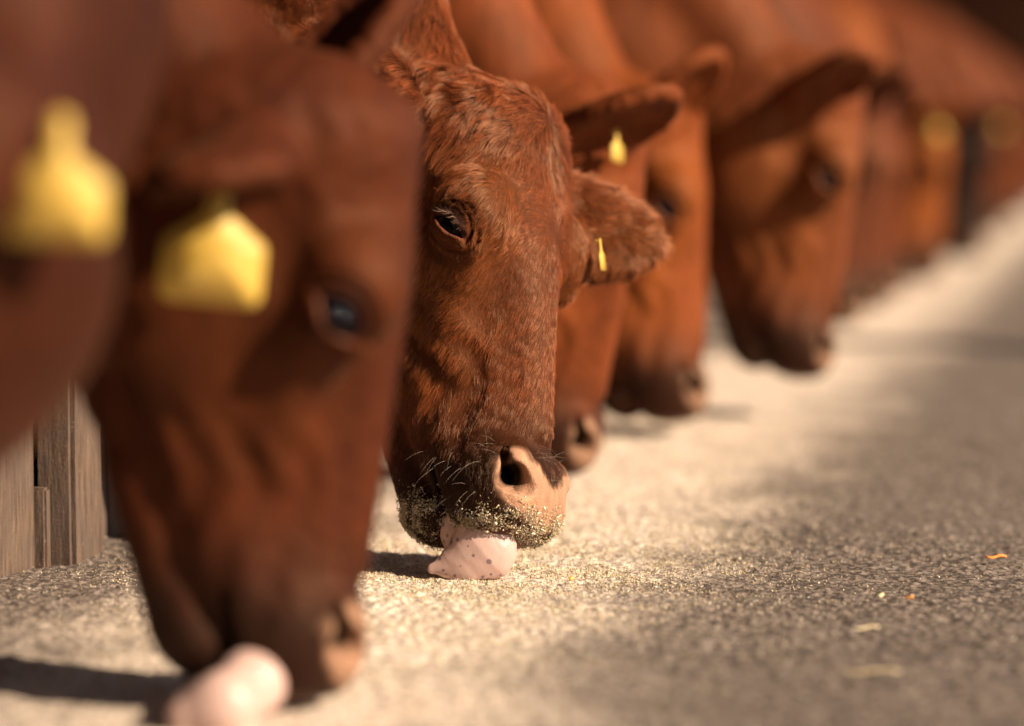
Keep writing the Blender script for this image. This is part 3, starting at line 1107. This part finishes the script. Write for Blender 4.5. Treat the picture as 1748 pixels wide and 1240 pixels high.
def build_fur(cow, count=300000):
    V, F, L = cow.V, cow.F, cow.L
    # thin out on bare skin and far down the neck
    wgt = np.clip(1 - cow.skin * 1.6, 0, 1)
    T, bc = sample_surface(V, F, count, wgt)
    root = (V[T] * bc[:, :, None]).sum(1)
    nn = (cow.NN[T] * bc[:, :, None]).sum(1)
    nn /= np.linalg.norm(nn, axis=1)[:, None]
    col = (cow.col[T] * bc[:, :, None]).sum(1)
    Lr = (root - cow.O) @ cow.R / HS
    Ln = nn @ cow.R
    x, y, z = Lr.T
    ax = np.abs(x)
    # flow field in head space: two whorls on the midline, streaming down the face
    def radial(c, sw):
        v = Lr - np.array(c)
        v = v - Ln * (v * Ln).sum(1)[:, None]
        dd = np.linalg.norm(v, axis=1)[:, None] + 1e-6
        return v / dd + sw * np.cross(Ln, v / dd), dd[:, 0]
    w1, r1 = radial((.0, .0, .465), .35)
    w2, r2 = radial((.0, .01, .335), .2)
    down = np.stack([np.sign(x) * .25, -.25 + 0 * x, -1 + 0 * x], 1)
    back = np.stack([.1 * np.sign(x), -.9 + 0 * x, -.15 + 0 * x], 1)
    sideb = np.clip((ax - .045) / .03, 0, 1) * np.clip((z - .10) / .06, 0, 1)
    flow = down * (1 - .45 * sideb)[:, None] + back * (.75 * sideb)[:, None]
    f1 = np.exp(-(r1 / .085) ** 2)[:, None]
    f2 = np.exp(-(r2 / .05) ** 2)[:, None]
    flow = flow * (1 - np.clip(f1 + f2, 0, 1)) + w1 * f1 + w2 * f2
    # round the eye the hair lies away from the lids
    E = np.stack([ax, y, z], 1) - EYE
    en = E @ EN
    de = np.linalg.norm(E, axis=1)
    ev = E.copy(); ev[:, 0] *= np.sign(x)
    ev = ev - Ln * (ev * Ln).sum(1)[:, None]
    ev /= np.linalg.norm(ev, axis=1)[:, None] + 1e-6
    fe = np.exp(-((de - .02) / .022) ** 2)[:, None]
    flow = flow * (1 - .8 * fe) + ev * fe * .8
    # ears: outwards
    fear = np.clip((ax - .10) / .02, 0, 1) * np.clip((z - .34) / .03, 0, 1)
    flow = flow * (1 - fear[:, None]) + np.stack([np.sign(x), 0 * x, -.35 + 0 * x], 1) * fear[:, None]
    crown = np.clip((z - .37) / .05, 0, 1) * (1 - fear)
    # waves
    n1 = np.stack([wob(Lr, 70, 1.0), wob(Lr, 70, 4.0), wob(Lr, 70, 7.0)], 1)
    n2 = np.stack([wob(Lr, 260, 2.0), wob(Lr, 260, 5.0), wob(Lr, 260, 8.0)], 1)
    flow = flow + n1 * (.20 + .55 * crown + .4 * fear)[:, None] + n2 * .30 + rng.normal(0, .13, flow.shape)
    flow -= Ln * (flow * Ln).sum(1)[:, None]
    flow /= np.linalg.norm(flow, axis=1)[:, None] + 1e-9
    ln = .0125 + .012 * crown + .006 * np.clip((-y - .05) / .05, 0, 1) + .010 * fear
    ln = np.where(z < .12, .0085, ln)
    ln = ln * np.clip((de - .012) / .030, .22, 1) * rng.uniform(.6, 1.25, len(ln))
    ln = ln * np.clip((cow.cutd[T] * bc).sum(1) / .09, .05, 1)
    neck = np.clip((-y - .13) / .05, 0, 1) * np.clip((z - .42) / .04, 0, 1)
    lift = (.16 + .16 * crown + .12 * fear) * rng.uniform(.5, 1.5, len(ln))
    K = 5
    ts = np.linspace(0, 1, K)
    pts = np.zeros((count, K, 3))
    curl = np.cross(Ln, flow) * (n1[:, :1] * .5 * (crown + .3)[:, None])
    for i, t in enumerate(ts):
        pts[:, i] = Lr - Ln * .0006 + (flow * t + Ln * (lift * (t - .55 * t * t))[:, None] + curl * (t * t)) * ln[:, None]
    # clump tips
    guides = rng.choice(count, count // 26, replace=False)
    kd = kdtree.KDTree(len(guides))
    for i, gi in enumerate(guides):
        kd.insert(Lr[gi], i)
    kd.balance()
    gid = np.array([kd.find(p)[1] for p in Lr])
    gp = pts[guides[gid]]
    cs = (.30 + .30 * crown + .25 * fear)[:, None]
    ok = (np.linalg.norm(Lr - Lr[guides[gid]], axis=1) < .008)[:, None]
    for i, t in enumerate(ts):
        pts[:, i] += (gp[:, i] - pts[:, i]) * cs * ok * t ** 1.3
    W = pts @ cow.R.T * HS + cow.O
    rad = np.repeat((.000135 * (1 - .75 * ts))[None], count, 0) * rng.uniform(.8, 1.25, (count, 1))
    cv = rng.uniform(.50, 1.50, (count, 1)) * (1 + .18 * wob(Lr, 240, 3.0) + .22 * wob(Lr, 33, 6.0))[:, None]
    sun_bleach = rng.random(count)[:, None] < .05
    c = col * cv
    c = np.where(sun_bleach, c * 1.5 + .02, c)
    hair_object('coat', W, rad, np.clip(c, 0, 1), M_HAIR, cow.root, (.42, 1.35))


build_fur(cowC)


def whiskers(cow, n=170):
    """stiff pale hairs on the lips and lashes on the near lid"""
    V, L = cow.V, cow.L
    cand = np.where((L[:, 2] < .10) & (L[:, 1] > -.12) & (cow.skin < .3))[0]
    pick = rng.choice(cand, n, replace=False)
    nn = cow.NN[pick]
    d = nn + rng.normal(0, .25, nn.shape) + np.array([0, 0, -.35])
    d /= np.linalg.norm(d, axis=1)[:, None]
    ln = rng.uniform(.012, .032, n)
    ts = np.linspace(0, 1, 5)
    pts = V[pick][:, None] + d[:, None] * (ts[None, :, None] * ln[:, None, None]) + np.array([0, 0, -1.0]) * (ts ** 2)[None, :, None] * (ln * .3)[:, None, None]
    rad = np.repeat((.00008 * (1 - .8 * ts))[None], n, 0)
    hair_object('whisker_hair', pts, rad, np.repeat([[.45, .36, .28]], n, 0), M_LASH, cow.root)
    # lashes
    for sx in (1,):
        m = 34
        tt = np.linspace(-.85, .75, m) + rng.normal(0, .02, m)
        A0 = EYE + EN * (ER + .0035) + EA * (tt * .019)[:, None] * 1.0 + EB * (.0075 * (1 - tt ** 2) + .000)[:, None]
        A0 -= EN * (.010 * tt ** 2)[:, None]
        dd = EN * .75 + EA * (tt * .35)[:, None] - EB * rng.uniform(.15, .9, m)[:, None]
        dd /= np.linalg.norm(dd, axis=1)[:, None]
        ln = rng.uniform(.012, .024, m)
        P = A0[:, None] + dd[:, None] * (ts[None, :, None] * ln[:, None, None]) + EB * (.25 * ts ** 2)[None, :, None] * ln[:, None, None]
        P[:, :, 0] *= sx
        W = P @ cow.R.T * HS + cow.O
        rad = np.repeat((.00017 * (1 - .8 * ts))[None], m, 0)
        hair_object('eyelashes', W, rad, np.repeat([[.24, .15, .11]], m, 0), M_LASH, cow.root)


whiskers(cowC)


def lip_crumbs(cow, n=15000):
    V, L = cow.V, cow.L
    op = cow.prm.get('open', 0)
    w = np.exp(-((L[:, 2] - .012) / .011) ** 2) * (L[:, 1] > -.09) * (cow.NN[:, 2] > -.95)
    w = w + 1.2 * np.exp(-((L[:, 2] - .030) / .018) ** 2) * (L[:, 1] < -.10)
    w *= (np.abs(L[:, 0]) < .075) * np.clip(.55 + .9 * wob(L, 120, 2.0), .05, 2)
    T, bc = sample_surface(V, cow.F, n, w)
    P = (V[T] * bc[:, :, None]).sum(1)
    nn = (cow.NN[T] * bc[:, :, None]).sum(1)
    P = P + nn * rng.uniform(.0, .0045, (n, 1)) ** 1.0
    flakes('feed_crumbs', P, .0011 * rng.choice([.7, 1, 1.6, 2.6], n, p=[.4, .37, .2, .03]), cow.root)


lip_crumbs(cowC)
D3 = 3.04
cowC.tongue([(at(806, 884, D3 + .085), .029), (at(810, 908, D3 + .050), .033), (at(822, 938, D3 + .02), .0335), (at(795, 961, D3 + .02), .017), (at(738, 971, D3 + .02), .006)], flat=.5, blend=.018)
p, e, o_, wv = cowC.ear_pt('ear_far', .045, .0, .01)
tag_mesh(cowC.root, at(1024, 412, 3.235), -upv + .12 * rt, fw + .22 * rt, .36)

# --- the blurred cow before it
DB = 2.40
Rb = rot_from(cam2w((-.18, -.16, .97)), cam2w((.97, .10, .18)), cam2w((-.06, .985, .14)))
za = cam2w((.11, .985, .08)); xa = cam2w((.09, -.10, .98)); Rb = rot_from(xa, np.cross(za, xa), za)
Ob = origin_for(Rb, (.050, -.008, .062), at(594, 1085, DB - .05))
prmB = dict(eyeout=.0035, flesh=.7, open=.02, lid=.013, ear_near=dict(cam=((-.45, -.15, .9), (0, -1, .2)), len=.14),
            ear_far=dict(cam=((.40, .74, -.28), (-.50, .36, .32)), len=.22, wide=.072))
cowB = Cow('blurred red cow with square yellow ear tag in front of the sharp one', Rb, Ob, prmB, h=.003, base=(.050, .0108, .0034),  # coat darkened to carry the shade on its side
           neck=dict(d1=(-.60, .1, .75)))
DT = 2.30
cowB.tongue([(at(455, 1110, DT + .11), .024), (at(428, 1168, DT + .04), .027), (at(378, 1208, DT), .027), (at(322, 1222, DT), .018)], flat=.7, h=.003)
tag_mesh(cowB.root, at(376, 314, DB - .19), -upv - .10 * rt, rt + .02 * upv, 1.0)

# --- the nearest cow at the left edge
DA = 2.0
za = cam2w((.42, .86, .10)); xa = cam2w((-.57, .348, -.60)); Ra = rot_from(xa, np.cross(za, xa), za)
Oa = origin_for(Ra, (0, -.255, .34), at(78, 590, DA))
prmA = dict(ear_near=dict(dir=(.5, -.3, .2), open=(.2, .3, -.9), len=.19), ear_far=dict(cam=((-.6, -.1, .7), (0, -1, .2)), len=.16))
cowA = Cow('blurred cow with shade-darkened coat cut off by the left edge with yellow tag', Ra, Oa, prmA, h=.0045, base=(.032, .0072, .0025),  # lowered coat colour stands in for shade on this cow
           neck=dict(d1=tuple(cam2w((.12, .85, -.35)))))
tag_mesh(cowA.root, at(104, 212, DA - .20), -upv - .04 * rt, rt + .12 * upv, .80)

# --- the blurred cows behind
def far_cow(label, px, py, D, yaw, pitch, roll, base=(.078, .0172, .0052), h=.005, shift=0, ears=True, tagged=True, black=False, ear=None, earlen=.19):
    R = pose(yaw, pitch, roll)
    O = origin_for(R, (0, -.04, 0), at(px, py, D))
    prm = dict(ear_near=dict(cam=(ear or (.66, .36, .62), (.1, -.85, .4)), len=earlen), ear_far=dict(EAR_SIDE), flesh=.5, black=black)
    c = Cow(label, R, O, prm, h=h, base=base, body_h=.022, neck=dict(d1=(-.50 - .1 * math.sin(px), shift, .80)))
    if tagged:
        p, e, o1, w1 = c.ear_pt('ear_near', .10, 0, .012)
        if tagged == 'edge':
            tag_mesh(c.root, p, (.05, -.15, -1), (.25, 1, .0), .42)
        else:
            tag_mesh(c.root, p, (.05, -.1, -1), (.9, .3, 0), .5)
    return c


far_cow('red cow with dark raised ear directly behind the sharp one', 955, 806, 3.87, -4, 9, 4, tagged='edge', base=(.125, .029, .0085), ear=(.85, .28, .4))  # coat lightened to carry sunlight on the neck
far_cow('orange brown cow with nose down, second behind the sharp one', 1156, 722, 4.45, -8, -2, -4, base=(.145, .034, .0085), tagged=False, ear=(.74, .55, .35), earlen=.20)  # brighter coat colour stands in for its sunlit neck
far_cow('broad cheeked cow with dark muzzle raised off the pale ground', 1366, 646, 4.7, -12, 6, 0, base=(.115, .030, .010), tagged=False, ear=(.50, .30, .78))
far_cow('brown cow with sloping dark nose half hidden by the broad cheeked one', 1428, 555, 6.0, -5, 8, 0, base=(.080, .022, .010), h=.007, tagged=False)
far_cow('dark red cow squeezed in behind the sloping dark nose', 1478, 528, 6.9, -12, 4, 2, base=(.09, .022, .008), h=.008, tagged=False)
far_cow('red cow whose muzzle dips to the floor left of the ginger one', 1520, 505, 7.6, -5, -3, 4, h=.007)
far_cow('ginger cow with dull yellow tag just left of the dark faced one', 1578, 478, 8.6, -8, 2, 0, base=(.165, .042, .010), h=.007)
far_cow('dark faced cow, head coloured nearly black for shade, between red cows in the distance', 1655, 442, 9.9, -5, 0, 0, h=.007, tagged=False, black=True)  # head blackened in colour for a face in shadow
far_cow('distant red cow with round yellow tag right of the dark faced one', 1693, 400, 12.0, 0, 3, 0, h=.009)
far_cow('second farthest red cow visible at the right edge', 1735, 372, 14.0, -6, 0, 0, base=(.085, .021, .008), h=.009, tagged=False)
far_cow('farthest red cow whose neck closes the top right corner', 1768, 352, 16.5, 0, 0, 0, base=(.09, .022, .008), h=.009, tagged=False)
far_cow('brown cow beyond the right edge with only its back in view', 1800, 330, 19.5, 0, 0, 0, base=(.08, .02, .008), h=.009, tagged=False)
